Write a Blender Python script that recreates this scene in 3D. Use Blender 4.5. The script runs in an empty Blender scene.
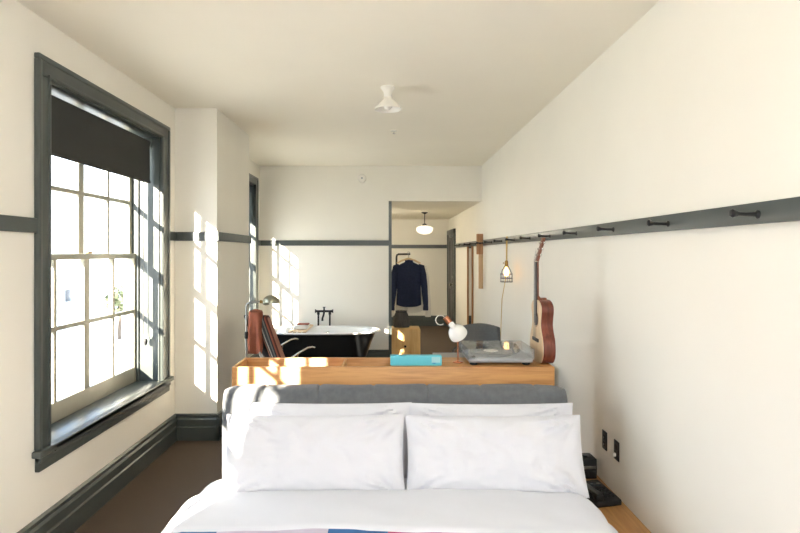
import bpy, bmesh, math, random
from mathutils import Vector, Matrix, noise
random.seed(4)
S = bpy.context.scene
COL = S.collection
PI = math.pi

# ------------------------------------------------------------------ materials
def srgb(r, g, b):
    def f(c):
        c /= 255.0
        return c/12.92 if c <= .04045 else ((c+.055)/1.055)**2.4
    return (f(r), f(g), f(b), 1)

def newmat(name):
    m = bpy.data.materials.new(name); m.use_nodes = True
    nt = m.node_tree
    b = nt.nodes['Principled BSDF']
    return m, nt, b

def mat(name, col, rough=.5, metal=0, var=.06, vscale=6, bump=0, bscale=80, stretch=(1, 1, 1), spec=.5, sheen=0):
    m, nt, b = newmat(name)
    N, L = nt.nodes, nt.links
    tc = N.new('ShaderNodeTexCoord'); mp = N.new('ShaderNodeMapping')
    mp.inputs['Scale'].default_value = stretch
    L.new(tc.outputs['Object'], mp.inputs['Vector'])
    nz = N.new('ShaderNodeTexNoise'); nz.inputs['Scale'].default_value = vscale; nz.inputs['Detail'].default_value = 4
    L.new(mp.outputs[0], nz.inputs['Vector'])
    rp = N.new('ShaderNodeValToRGB')
    c = srgb(*col)
    rp.color_ramp.elements[0].position = .3; rp.color_ramp.elements[1].position = .7
    rp.color_ramp.elements[0].color = tuple(x*(1-var) for x in c[:3])+(1,)
    rp.color_ramp.elements[1].color = tuple(min(1, x*(1+var)) for x in c[:3])+(1,)
    L.new(nz.outputs['Fac'], rp.inputs['Fac']); L.new(rp.outputs['Color'], b.inputs['Base Color'])
    b.inputs['Roughness'].default_value = rough; b.inputs['Metallic'].default_value = metal
    b.inputs['Specular IOR Level'].default_value = spec
    if sheen: b.inputs['Sheen Weight'].default_value = sheen
    if bump:
        n2 = N.new('ShaderNodeTexNoise'); n2.inputs['Scale'].default_value = bscale; n2.inputs['Detail'].default_value = 3
        L.new(mp.outputs[0], n2.inputs['Vector'])
        bp = N.new('ShaderNodeBump'); bp.inputs['Strength'].default_value = bump; bp.inputs['Distance'].default_value = .01
        L.new(n2.outputs['Fac'], bp.inputs['Height']); L.new(bp.outputs[0], b.inputs['Normal'])
    return m

def wood(name, c1, c2, rough=.45, axis='X', scale=1.0):
    m, nt, b = newmat(name); N, L = nt.nodes, nt.links
    tc = N.new('ShaderNodeTexCoord'); mp = N.new('ShaderNodeMapping')
    st = {'X': (1.2, 14, 14), 'Y': (14, 1.2, 14), 'Z': (14, 14, 1.2)}[axis]
    mp.inputs['Scale'].default_value = tuple(s*scale for s in st)
    L.new(tc.outputs['Object'], mp.inputs['Vector'])
    nz = N.new('ShaderNodeTexNoise'); nz.inputs['Scale'].default_value = 1.6; nz.inputs['Detail'].default_value = 7
    nz.inputs['Distortion'].default_value = 1.1
    L.new(mp.outputs[0], nz.inputs['Vector'])
    wv = N.new('ShaderNodeTexNoise'); wv.inputs['Scale'].default_value = 7; wv.inputs['Detail'].default_value = 2
    L.new(mp.outputs[0], wv.inputs['Vector'])
    mx = N.new('ShaderNodeMath'); mx.operation = 'MULTIPLY_ADD'; mx.inputs[1].default_value = .35
    L.new(wv.outputs['Fac'], mx.inputs[0]); L.new(nz.outputs['Fac'], mx.inputs[2])
    rp = N.new('ShaderNodeValToRGB'); e = rp.color_ramp.elements
    e[0].position = .48; e[0].color = srgb(*c2); e[1].position = .82; e[1].color = srgb(*c1)
    L.new(mx.outputs[0], rp.inputs['Fac']); L.new(rp.outputs['Color'], b.inputs['Base Color'])
    b.inputs['Roughness'].default_value = rough
    bp = N.new('ShaderNodeBump'); bp.inputs['Strength'].default_value = .08
    L.new(mx.outputs[0], bp.inputs['Height']); L.new(bp.outputs[0], b.inputs['Normal'])
    return m

def glassy(name, tint=(1, 1, 1), gloss=.06, rough=.02):
    m = bpy.data.materials.new(name); m.use_nodes = True
    nt = m.node_tree; N, L = nt.nodes, nt.links
    N.remove(N['Principled BSDF'])
    t = N.new('ShaderNodeBsdfTransparent'); t.inputs[0].default_value = (*tint, 1)
    g = N.new('ShaderNodeBsdfGlossy'); g.inputs['Roughness'].default_value = rough
    x = N.new('ShaderNodeMixShader'); x.inputs[0].default_value = gloss
    L.new(t.outputs[0], x.inputs[1]); L.new(g.outputs[0], x.inputs[2])
    L.new(x.outputs[0], N['Material Output'].inputs['Surface'])
    return m

def emis(name, col, strength, base=(240, 235, 225)):
    m, nt, b = newmat(name)
    b.inputs['Base Color'].default_value = srgb(*base)
    b.inputs['Emission Color'].default_value = srgb(*col)
    b.inputs['Emission Strength'].default_value = strength
    b.inputs['Roughness'].default_value = .3
    return m

def stripes(name, cols, axis='X', period=.1, rough=.9, bounds=None):
    """hard colour bands along an object axis"""
    m, nt, b = newmat(name); N, L = nt.nodes, nt.links
    tc = N.new('ShaderNodeTexCoord'); sp = N.new('ShaderNodeSeparateXYZ')
    L.new(tc.outputs['Object'], sp.inputs[0])
    d = N.new('ShaderNodeMath'); d.operation = 'DIVIDE'; d.inputs[1].default_value = period
    L.new(sp.outputs[axis], d.inputs[0])
    f = N.new('ShaderNodeMath'); f.operation = 'FRACT'; L.new(d.outputs[0], f.inputs[0])
    rp = N.new('ShaderNodeValToRGB'); rp.color_ramp.interpolation = 'CONSTANT'
    el = rp.color_ramp.elements
    bs = bounds or [i/len(cols) for i in range(len(cols))]
    el[0].position = 0; el[0].color = srgb(*cols[0]); el[1].position = bs[1]; el[1].color = srgb(*cols[1])
    for p, c in list(zip(bs, cols))[2:]:
        e = el.new(p); e.color = srgb(*c)
    L.new(f.outputs[0], rp.inputs['Fac']); L.new(rp.outputs['Color'], b.inputs['Base Color'])
    b.inputs['Roughness'].default_value = rough
    return m

M = {}
M['wall'] = mat('wall paint', (244, 240, 228), .55, var=.012, vscale=2, bump=.03, bscale=160, spec=.3)
M['ceil'] = mat('ceiling paint', (250, 244, 228), .8, var=.01, vscale=2, bump=.02, bscale=140, spec=.2)
M['trim'] = mat('charcoal trim paint', (76, 82, 79), .32, var=.06, vscale=5, bump=.03, bscale=30)
M['sash'] = mat('sash paint', (176, 172, 154), .35, var=.04, vscale=5)
M['carpet'] = mat('brown carpet', (96, 84, 73), .95, var=.22, vscale=220, bump=.6, bscale=420, spec=.1)
M['oak'] = wood('honey oak', (208, 156, 96), (176, 122, 68), .42, 'X')
M['oakY'] = wood('honey oak along wall', (200, 150, 92), (172, 120, 68), .42, 'Y')
M['oakZ'] = wood('oak upright', (190, 142, 98), (160, 112, 74), .5, 'Z')
M['ply'] = wood('plywood', (236, 196, 130), (220, 172, 106), .5, 'Z', .7)
M['linen'] = mat('white cotton', (222, 223, 229), .85, var=.01, vscale=8, bump=.05, bscale=300, spec=.2, sheen=.1)
M['grey'] = mat('grey felt', (106, 109, 112), .95, var=.1, vscale=30, bump=.25, bscale=260, spec=.15, sheen=.2)
M['chairgrey'] = mat('charcoal upholstery', (104, 106, 106), .9, var=.07, vscale=50, bump=.2, bscale=250, spec=.2)
M['chairdark'] = mat('dark piping fabric', (62, 62, 62), .9, var=.07, vscale=50)
M['blind'] = mat('blackout blind fabric', (62, 63, 60), .8, var=.05, vscale=3, bump=.05, bscale=300, spec=.2)
M['black'] = mat('black enamel', (24, 25, 26), .3, var=.1, vscale=12)
M['blackm'] = mat('black plastic', (26, 26, 27), .5, var=.1, vscale=20)
M['iron'] = mat('blackened iron', (38, 37, 36), .4, .6, var=.1, vscale=20)
M['chrome'] = mat('polished chrome', (215, 215, 212), .15, 1, var=.02)
M['steel'] = mat('brushed steel', (150, 152, 150), .3, .9, var=.05, vscale=30)
M['copper'] = mat('polished copper', (205, 140, 105), .22, .95, var=.05)
M['brass'] = mat('aged brass', (150, 120, 70), .35, .9, var=.1)
M['whiteen'] = mat('white enamel', (242, 242, 238), .18, var=.01)
M['whitepl'] = mat('white plastic', (238, 234, 224), .45, var=.01)
M['spruce'] = wood('spruce soundboard', (226, 198, 160), (208, 174, 130), .4, 'Z', 1.5)
M['mahog'] = wood('mahogany sides', (130, 66, 46), (86, 40, 28), .4, 'Z', 1.3)
M['neckw'] = wood('guitar neck wood', (140, 84, 56), (104, 58, 38), .4, 'Z', 1.3)
M['rosew'] = mat('rosewood fingerboard', (52, 42, 40), .5, var=.1, vscale=30)
M['ivory'] = mat('ivory plastic', (230, 220, 195), .4)
M['navy'] = mat('navy cotton', (42, 49, 72), .9, var=.15, vscale=40, bump=.15, bscale=200, spec=.2)
M['shirtw'] = mat('white shirt cotton', (232, 228, 216), .9, var=.02, vscale=20)
M['terra'] = mat('terracotta wool', (150, 92, 72), .95, var=.12, vscale=18, bump=.3, bscale=200, spec=.1)
M['strip'] = stripes('striped wool', [(62, 62, 60), (120, 116, 108), (60, 60, 60), (160, 92, 74), (96, 50, 42), (170, 120, 100), (72, 74, 72), (190, 180, 165)], 'Z', .13)
M['teal'] = mat('turquoise card', (96, 196, 214), .55, var=.03)
M['paper'] = mat('paper label', (160, 208, 218), .6, var=.03)
M['greybag'] = mat('grey cloth', (92, 90, 88), .9, var=.25, vscale=26, stretch=(6, 1, .6), spec=.1)
M['cordtan'] = mat('tan fabric cord', (210, 178, 110), .8)
M['desk'] = mat('pale grey desk laminate', (150, 150, 148), .4, var=.03)
M['door'] = mat('dark door paint', (48, 48, 46), .35, var=.05)
M['mirror'] = mat('mirror glass', (225, 228, 225), .03, 1, var=0)
M['glass'] = glassy('window glass', (1, 1, 1), .04)
M['acryl'] = glassy('clear acrylic', (.86, .88, .90), .2, .04)
M['vinyl'] = mat('black vinyl', (22, 22, 24), .25)
M['platter'] = mat('silver plinth', (170, 172, 174), .3, .5, var=.03)
M['globe'] = emis('opal glass globe', (255, 244, 225), .35)
M['bulbglow'] = emis('lit filament bulb', (255, 190, 110), 4)
M['bulb'] = mat('frosted bulb', (245, 243, 236), .2)
M['feltwhite'] = mat('folded towel', (236, 230, 220), .95, var=.02, bump=.3, bscale=200)
M['street'] = mat('pale street concrete', (222, 218, 208), .9, var=.1, vscale=1)
M['brick'] = mat('pale brick', (170, 130, 110), .9, var=.15, vscale=3)
M['concrete'] = mat('pale concrete', (190, 186, 180), .9, var=.08, vscale=1)
M['leaf'] = mat('tree leaves', (96, 104, 76), .9, var=.3, vscale=4)
M['bark'] = mat('tree bark', (90, 76, 64), .9, var=.2, vscale=8)
M['carblue'] = mat('blue car paint', (52, 84, 130), .3)
M['cardark'] = mat('dark car paint', (60, 52, 52), .3)
M['darkglass'] = mat('dark glazing', (50, 56, 62), .1)
M['rubber'] = mat('black rubber', (28, 28, 28), .8)

# quilt: patches in x and y
def quilt_mat():
    m, nt, b = newmat('patchwork quilt'); N, L = nt.nodes, nt.links
    tc = N.new('ShaderNodeTexCoord'); sp = N.new('ShaderNodeSeparateXYZ'); L.new(tc.outputs['Object'], sp.inputs[0])
    def ramp(shift):
        a = N.new('ShaderNodeMath'); a.operation = 'MULTIPLY_ADD'; a.inputs[1].default_value = .42; a.inputs[2].default_value = .5+shift
        L.new(sp.outputs['X'], a.inputs[0])
        f = N.new('ShaderNodeMath'); f.operation = 'FRACT'; L.new(a.outputs[0], f.inputs[0])
        r = N.new('ShaderNodeValToRGB'); r.color_ramp.interpolation = 'CONSTANT'
        st = [(0, (48, 96, 150)), (.17, (200, 190, 205)), (.385, (52, 104, 158)), (.50, (190, 70, 110)), (.60, (216, 150, 170)), (.72, (56, 100, 150)), (.86, (225, 220, 222))]
        e = r.color_ramp.elements; e[0].position = 0; e[0].color = srgb(*st[0][1]); e[1].position = st[1][0]; e[1].color = srgb(*st[1][1])
        for p, c in st[2:]:
            q = e.new(p); q.color = srgb(*c)
        L.new(f.outputs[0], r.inputs['Fac']); return r
    r1, r2 = ramp(0), ramp(.33)
    d = N.new('ShaderNodeMath'); d.operation = 'MULTIPLY'; d.inputs[1].default_value = 2.1; L.new(sp.outputs['Y'], d.inputs[0])
    f = N.new('ShaderNodeMath'); f.operation = 'FRACT'; L.new(d.outputs[0], f.inputs[0])
    g = N.new('ShaderNodeMath'); g.operation = 'GREATER_THAN'; g.inputs[1].default_value = .62; L.new(f.outputs[0], g.inputs[0])
    mx = N.new('ShaderNodeMixRGB'); L.new(g.outputs[0], mx.inputs[0]); L.new(r1.outputs[0], mx.inputs[1]); L.new(r2.outputs[0], mx.inputs[2])
    L.new(mx.outputs[0], b.inputs['Base Color']); b.inputs['Roughness'].default_value = .9
    return m
M['quilt'] = quilt_mat()

# ------------------------------------------------------------------ mesh helpers
def box(bm, x0, x1, y0, y1, z0, z1, bev=0, seg=2, rot=None):
    r = bmesh.ops.create_cube(bm, size=1)
    vs = r['verts']
    bmesh.ops.scale(bm, vec=(abs(x1-x0), abs(y1-y0), abs(z1-z0)), verts=vs)
    if bev:
        es = list({e for v in vs for e in v.link_edges})
        b = bmesh.ops.bevel(bm, geom=es, offset=bev, segments=seg, profile=.5, affect='EDGES')
        vs = list({v for f in b['faces'] for v in f.verts} | {v for v in vs if v.is_valid})
    if rot is not None: bmesh.ops.rotate(bm, cent=(0, 0, 0), matrix=rot, verts=vs)
    bmesh.ops.translate(bm, vec=((x0+x1)/2, (y0+y1)/2, (z0+z1)/2), verts=vs)
    return vs

def tube(bm, pts, r, n=10, cap=True, closed=False):
    pts = [Vector(p) for p in pts]
    rs = r if isinstance(r, (list, tuple)) else [r]*len(pts)
    rings = []; up = None
    for i, p in enumerate(pts):
        if closed: t = (pts[(i+1) % len(pts)]-pts[i-1]).normalized()
        elif i == 0: t = (pts[1]-p).normalized()
        elif i == len(pts)-1: t = (p-pts[i-1]).normalized()
        else: t = ((pts[i+1]-p).normalized()+(p-pts[i-1]).normalized()).normalized()
        if up is None:
            a = Vector((0, 0, 1)) if abs(t.z) < .9 else Vector((1, 0, 0))
            up = (a-t*a.dot(t)).normalized()
        else:
            up = (up-t*up.dot(t)).normalized()
        s = t.cross(up)
        rings.append([bm.verts.new(p+(up*math.cos(2*PI*k/n)+s*math.sin(2*PI*k/n))*rs[i]) for k in range(n)])
    m = len(rings)
    for i in range(m if closed else m-1):
        A, B = rings[i], rings[(i+1) % m]
        for k in range(n): bm.faces.new((A[k], A[(k+1) % n], B[(k+1) % n], B[k]))
    if cap and not closed:
        bm.faces.new(rings[0][::-1]); bm.faces.new(rings[-1])
    return rings

def lathe(bm, prof, c=(0, 0, 0), n=24, axis='Z', mat4=None, cap=True):
    """prof: list of (radius, height)"""
    rings = []
    for r, h in prof:
        ring = []
        for k in range(n):
            a = 2*PI*k/n
            v = Vector((r*math.cos(a), r*math.sin(a), h))
            if axis == 'X': v = Vector((v.z, v.x, v.y))
            if axis == 'Y': v = Vector((v.x, v.z, v.y))
            if mat4: v = mat4 @ v
            ring.append(bm.verts.new(v+Vector(c)))
        rings.append(ring)
    for A, B in zip(rings, rings[1:]):
        for k in range(n): bm.faces.new((A[k], A[(k+1) % n], B[(k+1) % n], B[k]))
    if cap:
        bm.faces.new(rings[0][::-1]); bm.faces.new(rings[-1])

def grid(bm, nu, nv, f, wrap=False):
    V = [[bm.verts.new(f(i/nu, j/nv)) for j in range(nv+1)] for i in range(nu+(0 if wrap else 1))]
    n = len(V)
    for i in range(nu):
        for j in range(nv):
            bm.faces.new((V[i][j], V[(i+1) % n][j], V[(i+1) % n][j+1], V[i][j+1]))
    return V

def obj(name, bm, m, parent=None, smooth=True, loc=None):
    bmesh.ops.remove_doubles(bm, verts=bm.verts, dist=1e-6)
    bmesh.ops.recalc_face_normals(bm, faces=bm.faces)
    me = bpy.data.meshes.new(name); bm.to_mesh(me); bm.free()
    me.materials.append(M[m] if isinstance(m, str) else m)
    if smooth:
        for p in me.polygons: p.use_smooth = True
        me.set_sharp_from_angle(angle=math.radians(38))
    o = bpy.data.objects.new(name, me); COL.objects.link(o)
    if loc: o.location = loc
    if parent: o.parent = parent
    return o

def tag(o, label, cat, group=None, kind=None):
    o['label'] = label; o['category'] = cat
    if group: o['group'] = group
    if kind: o['kind'] = kind
    return o

def thing(name, label, cat, loc=(0, 0, 0), rz=0, group=None):
    o = bpy.data.objects.new(name, None); COL.objects.link(o)
    o.empty_display_size = .1
    o.location = loc; o.rotation_euler = (0, 0, rz)
    return tag(o, label, cat, group)

def struct(name, bm, m, parent=None, smooth=False):
    o = obj(name, bm, m, parent, smooth)
    if not parent: o['kind'] = 'structure'
    return o
def BX(*a, **k):
    bm = bmesh.new()
    for q in ([a] if not isinstance(a[0], (tuple, list)) else a): box(bm, *q, **k)
    return bm

# ------------------------------------------------------------------ camera
cam = bpy.data.cameras.new('camera'); co = bpy.data.objects.new('camera', cam); COL.objects.link(co)
co.location = (0, 0, 1.69); co.rotation_euler = (PI/2, 0, 0)
cam.sensor_width = 36; cam.lens = 560/800*36; cam.shift_x = .015; cam.shift_y = -13.5/800
cam.clip_start = .05
S.camera = co

# ------------------------------------------------------------------ room
XL, XR, H = -1.93, 1.41, 3.0
YB, YF, YH = -2.0, 8.42, 13.0      # behind camera, far wall, end of hall
XA = .015                           # left side of hall opening
HS = 2.47                           # hall ceiling
WT = .30                            # outer wall thickness
wins = [(3.165, 4.73), (6.47, 8.05), (-.15, 1.43)]
WZ0, WZ1 = .60, 2.67

struct('floor', BX(XL-WT, XR+.15, YB-.15, YH+.15, -.12, 0), 'carpet')
struct('ceiling', BX(XL-WT, XR+.15, YB-.15, YF+.14, H, H+.12), 'ceil')
struct('ceiling_hall', BX(-1.34, XR+.15, YF+.14, YH+.15, HS, HS+.12), 'ceil')
bm = bmesh.new()
edges = [YB-.15] + [e for w in sorted(wins) for e in w] + [YF+.14]
for i in range(0, len(edges), 2): box(bm, XL-WT, XL, edges[i], edges[i+1], 0, H)
for a, b in wins:
    box(bm, XL-WT, XL, a, b, 0, WZ0-.03); box(bm, XL-WT, XL, a, b, WZ1, H)
struct('wall_left', bm, 'wall')
struct('wall_right', BX(XR, XR+.15, YB-.15, YH+.15, 0, H), 'wall')
struct('wall_rear', BX(XL, XR, YB-.15, YB, 0, H), 'wall')
struct('wall_far', BX((XL, XA, YF, YF+.14, 0, H), (XA, XR, YF, YF+.14, HS, H)), 'wall')
struct('wall_hall_side', BX(-1.34, -1.2, YF+.14, YH, 0, HS), 'wall')  # hall widened to the left, out of view, to house the added fill light
struct('wall_hall_end', BX(-1.34, XR, YH, YH+.15, 0, HS), 'wall')
struct('wall_pillar', BX(XL, -1.548, 5.07, 6.24, 0, H), 'wall')

def baseboard(bm, p0, p1, nrm, h=.26):
    """profiled board from p0 to p1, profile stands off along nrm"""
    prof = [(0, 0), (.028, 0), (.028, .13), (.018, .14), (.018, .148), (.026, .152), (.026, .205), (.014, .222), (.014, .232), (.02, .238), (.02, .25), (.006, h), (0, h)]
    prof = [(d, z*.91) for d, z in prof]
    p0 = Vector((*p0, 0)); p1 = Vector((*p1, 0)); n = Vector((*nrm, 0))
    A = [bm.verts.new(p0+n*d+Vector((0, 0, z))) for d, z in prof]
    B = [bm.verts.new(p1+n*d+Vector((0, 0, z))) for d, z in prof]
    for i in range(len(prof)-1): bm.faces.new((A[i], A[i+1], B[i+1], B[i]))
    bm.faces.new(A); bm.faces.new(B[::-1])
bm = bmesh.new(); baseboard(bm, (XL, YB), (XL, 5.07), (1, 0)); baseboard(bm, (XL, 6.24), (XL, YF), (1, 0)); struct('baseboard_left', bm, 'trim')
bm = bmesh.new(); baseboard(bm, (XL, 5.07), (-1.52, 5.07), (0, -1)); baseboard(bm, (-1.548, 5.042), (-1.548, 6.26), (1, 0)); baseboard(bm, (XL, 6.24), (-1.523, 6.24), (0, 1)); struct('baseboard_pillar', bm, 'trim')
bm = bmesh.new(); baseboard(bm, (XL, YF), (XA, YF), (0, -1)); struct('baseboard_far', bm, 'trim')
bm = bmesh.new(); baseboard(bm, (XR, 4.3), (XR, 11.6), (-1, 0)); baseboard(bm, (XR, 12.95), (XR, YH), (-1, 0)); struct('baseboard_right', bm, 'trim')
bm = bmesh.new(); baseboard(bm, (-1.2, YH), (XR, YH), (0, -1)); baseboard(bm, (-1.2, YF+.14), (-1.2, YH), (1, 0)); struct('baseboard_hall', bm, 'trim')

# chair-rail-like dark band
R0, R1, RT = 1.80, 1.88, .02
bm = bmesh.new()
for a, b in ((YB, -.26), (1.585, 3.055), (4.885, 5.07), (6.24, 6.36), (8.205, YF)): box(bm, XL, XL+RT, a, b, R0, R1, bev=.003)
struct('trim_left', bm, 'trim')
struct('trim_pillar', BX((XL, -1.528, 5.05, 5.07, R0, R1), (-1.548, -1.528, 5.07, 6.26, R0, R1), (XL, -1.548, 6.24, 6.26, R0, R1)), 'trim')
struct('trim_far', BX(XL, XA, YF-RT, YF, R0, R1), 'trim')
struct('trim_hall_end', BX(-1.2, XR, YH-RT, YH, R0, R1), 'trim')
struct('trim_opening', BX((XA-.005, XA+.04, YF-.012, YF+.152, 0, HS)), 'trim')

# peg rail on right wall
pr = thing('peg_rail', 'long dark grey peg rail running high along the right wall', 'rail', (XR, 2, R0))
o = obj('board', BX(XR-.03, XR, YB, 11.55, R0, R1, bev=.003), 'trim'); o.parent = pr; o.matrix_parent_inverse = Matrix.Translation((-XR, -2, -R0))
def at0(o, root):
    o.parent = root; o.matrix_parent_inverse = root.matrix_basis.inverted(); return o
peg_me = None
for k in range(-4, 14):
    y = 2.09+.67*k
    if peg_me is None:
        bm = bmesh.new()
        lathe(bm, [(.017, 0), (.017, .004), (.009, .010), (.008, .05), (.009, .075), (.015, .088), (.017, .096), (.012, .104), (.004, .106)], (0, 0, 0), 14, 'X')
        for v in bm.verts: v.co.x = -v.co.x; v.co.z += .08*max(0, -v.co.x-.045)
        bmesh.ops.translate(bm, vec=(-.029, 0, 0), verts=bm.verts)
        p = obj('peg', bm, 'black', pr); peg_me = p.data
    else:
        p = bpy.data.objects.new('peg', peg_me); COL.objects.link(p); p.parent = pr
    p.location = (0, y-2, .034)

# ------------------------------------------------------------------ windows
def window(n, y0, y1):
    t = bpy.data.objects.new('window_%d' % n, None); COL.objects.link(t); t.location = (XL, (y0+y1)/2, WZ0); t['kind'] = 'structure'
    c0, c1, ct = .11, .155, .105
    def P(name, bm, m, sm=True): return at0(obj(name, bm, m, None, sm), t)
    bpy.context.view_layer.update()
    bm = bmesh.new()
    for a, b, za, zb in ((y0-c0, y0, .61, WZ1), (y1, y1+c1, .61, WZ1), (y0-c0, y1+c1, WZ1, WZ1+ct)):
        box(bm, XL, XL+.024, a, b, za, zb, bev=.004)
    # raised outer back-band and inner bead
    for a, b, za, zb in ((y0-c0-.005, y0-c0+.025, .61, WZ1+ct-.02), (y1+c1-.025, y1+c1+.005, .61, WZ1+ct-.02), (y0-c0-.005, y1+c1+.005, WZ1+ct-.02, WZ1+ct+.01)):
        box(bm, XL, XL+.032, a, b, za, zb, bev=.006)
    for a, b, za, zb in ((y0-.022, y0-.004, .61, WZ1+.004), (y1+.004, y1+.022, .61, WZ1+.004), (y0-.022, y1+.022, WZ1+.004, WZ1+.022)):
        box(bm, XL, XL+.032, a, b, za, zb, bev=.004)
    P('casing', bm, 'trim')
    bm = bmesh.new()   # jamb lining
    box(bm, XL-WT, XL+.002, y0-.001, y0+.012, WZ0, WZ1); box(bm, XL-WT, XL+.002, y1-.012, y1+.001, WZ0, WZ1); box(bm, XL-WT, XL+.002, y0, y1, WZ1-.012, WZ1+.001)
    for yy in (y0+.012, y1-.03): box(bm, XL-.185, XL-.165, yy, yy+.018, WZ0, WZ1-.012, bev=.003)
    box(bm, XL-.185, XL-.165, y0+.012, y1-.012, WZ1-.03, WZ1-.012, bev=.003)
    P('jamb', bm, 'trim', False)
    bm = bmesh.new(); box(bm, XL-WT-.04, XL+.055, y0-.0, y1+.0, WZ0-.03, WZ0+.012, bev=.006); box(bm, XL+.001, XL+.055, y0-c0-.03, y1+c1+.03, WZ0-.025, WZ0+.012, bev=.008, seg=3)
    P('sill', bm, 'trim')
    bm = bmesh.new(); box(bm, XL, XL+.028, y0-c0, y1+c1, .49, WZ0-.024, bev=.006); box(bm, XL, XL+.038, y0-c0, y1+c1, WZ0-.06, WZ0-.024, bev=.008)
    P('apron', bm, 'trim')
    yi0, yi1 = y0+.013, y1-.013
    def sash(name, x, za, zb, bot, top, zm):
        bm = bmesh.new(); st = .045; d = .036
        box(bm, x-d/2, x+d/2, yi0, yi0+st, za, zb, bev=.004); box(bm, x-d/2, x+d/2, yi1-st, yi1, za, zb, bev=.004)
        box(bm, x-d/2, x+d/2, yi0+st-.002, yi1-st+.002, za, za+bot, bev=.004); box(bm, x-d/2, x+d/2, yi0+st-.002, yi1-st+.002, zb-top, zb, bev=.004)
        ym = (yi0+yi1)/2
        box(bm, x-d/2+.003, x+d/2-.003, ym-.036, ym+.036, za+bot-.002, zb-top+.002, bev=.004)
        for s in (0, 1):
            a, b = ((yi0+st, ym-.036), (ym+.036, yi1-st))[s]
            q = (a+b)/2; box(bm, x-.017, x+.017, q-.016, q+.016, za+bot-.002, zb-top+.002, bev=.003)
        box(bm, x-.0165, x+.0165, yi0+st-.002, yi1-st+.002, zm-.015, zm+.015, bev=.003)
        o = P(name, bm, 'sash')
        g = obj('pane', BX(x-.003, x+.003, yi0+st-.005, yi1-st+.005, za+bot-.005, zb-top+.005), 'glass', None, False)
        g.parent = o; g.matrix_parent_inverse = (t.matrix_basis @ o.matrix_parent_inverse).inverted() @ Matrix() ; 
        g.matrix_parent_inverse = Matrix()
        return o
    sash('lower_sash', XL-.205, WZ0+.013, 1.685, .125, .04, 1.205)
    sash('upper_sash', XL-.245, 1.645, WZ1-.013, .04, .06, 2.11)
    bm = bmesh.new(); box(bm, XL-.19, XL-.165, (y0+y1)/2-.03, (y0+y1)/2+.03, 1.685, 1.70, bev=.003); tube(bm, [(XL-.18, (y0+y1)/2, 1.70), (XL-.18, (y0+y1)/2, 1.712), (XL-.165, (y0+y1)/2+.03, 1.716)], .005, 8)
    P('sash_lock', bm, 'brass')
    return t
for i, (a, b) in enumerate(wins): window(i+1, a, b)

def blind(y0, y1, zb, label):
    t = thing('roller_blind', label, 'blind', (XL-.09, (y0+y1)/2, WZ1-.059), 0, None)
    w = (y1-y0)/2-.02
    bm = bmesh.new(); tube(bm, [(0, -w, 0), (0, w, 0)], .026, 16); obj('roller', bm, 'blind', t)
    bm = bmesh.new()
    zt = zb-(WZ1-.059)
    grid(bm, 2, 20, lambda u, v: Vector((.026-.0*u, -w+.012+(2*w-.024)*v, zt*u)))
    r = bmesh.ops.solidify(bm, geom=bm.faces[:], thickness=.0015)
    obj('fabric', bm, 'blind', t)
    obj('hem_bar', BX(.018, .034, -w+.012, w-.012, zt-.02, zt+.006, bev=.004), 'blind', t)
    for s in (-1, 1): obj('bracket', BX(-.03, .03, s*w-.006+s*.008, s*w+.006+s*.008, -.035, .047, bev=.003), 'trim', t)
    bm = bmesh.new()   # bead chain loop
    tube(bm, [(-.018, w-.035, 0), (-.018, w-.035, -1.60), (-.010, w-.035, -1.63), (.010, w-.035, -1.63), (.018, w-.035, -1.60), (.018, w-.035, 0)], .003, 7)
    obj('chain', bm, 'steel', t)
    bm = bmesh.new(); lathe(bm, [(.004, .02), (.012, .01), (.016, -.01), (.010, -.035), (.003, -.04)], (0, w-.035, -1.65), 12); obj('chain_weight', bm, 'blackm', t)
blind(3.17, 4.72, 2.29, 'charcoal roller blind half drawn down on the large near window')
blind(6.49, 8.04, 2.16, 'charcoal roller blind on the farther window, past the wall pillar')

# ------------------------------------------------------------------ bed
bed = thing('bed', 'low oak platform bed with white bedding and side ledge reaching the right wall', 'bed', (0.03, 2.6, 0))
at0(obj('platform', BX((-.98, XR-.004, 1.0, 4.28, .05, .20), (-.9, 1.3, 1.1, 4.2, 0, .05), bev=.004), 'oakY'), bed)
def superbox(bm, x0, x1, y0, y1, z0, z1, r, nx=40, ny=40, disp=None, seg=5):
    vs = box(bm, x0, x1, y0, y1, z0, z1, bev=r, seg=seg)
at0(obj('mattress', BX(-.95, 1.0, 1.1, 3.32, .20, .382, bev=.05, seg=4), 'linen'), bed)

# headboard storage unit
hb = thing('headboard_shelf', 'long honey oak shelf unit standing behind the bed head', 'shelf', (.03, 3.72, .2))
X0, X1, Y0, Y1, ZT = -.99, 1.057, 3.55, 3.88, .967
def HB(name, *a, m='oak'): return at0(obj(name, BX(*a, bev=.002), m), hb)
HB('front_panel', X0, X1, Y0, Y0+.025, .2, ZT)
HB('back_panel', X0, X1, Y1-.025, Y1, .2, ZT)
HB('side_panel', X0, X0+.022, Y0+.025, Y1-.025, .2, ZT-.001)
HB('side_panel', X1-.022, X1, Y0+.025, Y1-.025, .2, ZT-.001)
HB('tray_floor', X0+.022, .10, Y0+.025, Y1-.025, .82, .84)
HB('divider', -.30, -.282, Y0+.025, Y1-.025, .84, ZT-.006)
HB('divider', .02, .04, Y0+.025, Y1-.025, .84, ZT-.006)
HB('top', .02, X1-.022, Y0+.025, Y1-.025, ZT-.022, ZT-.001)

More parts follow.
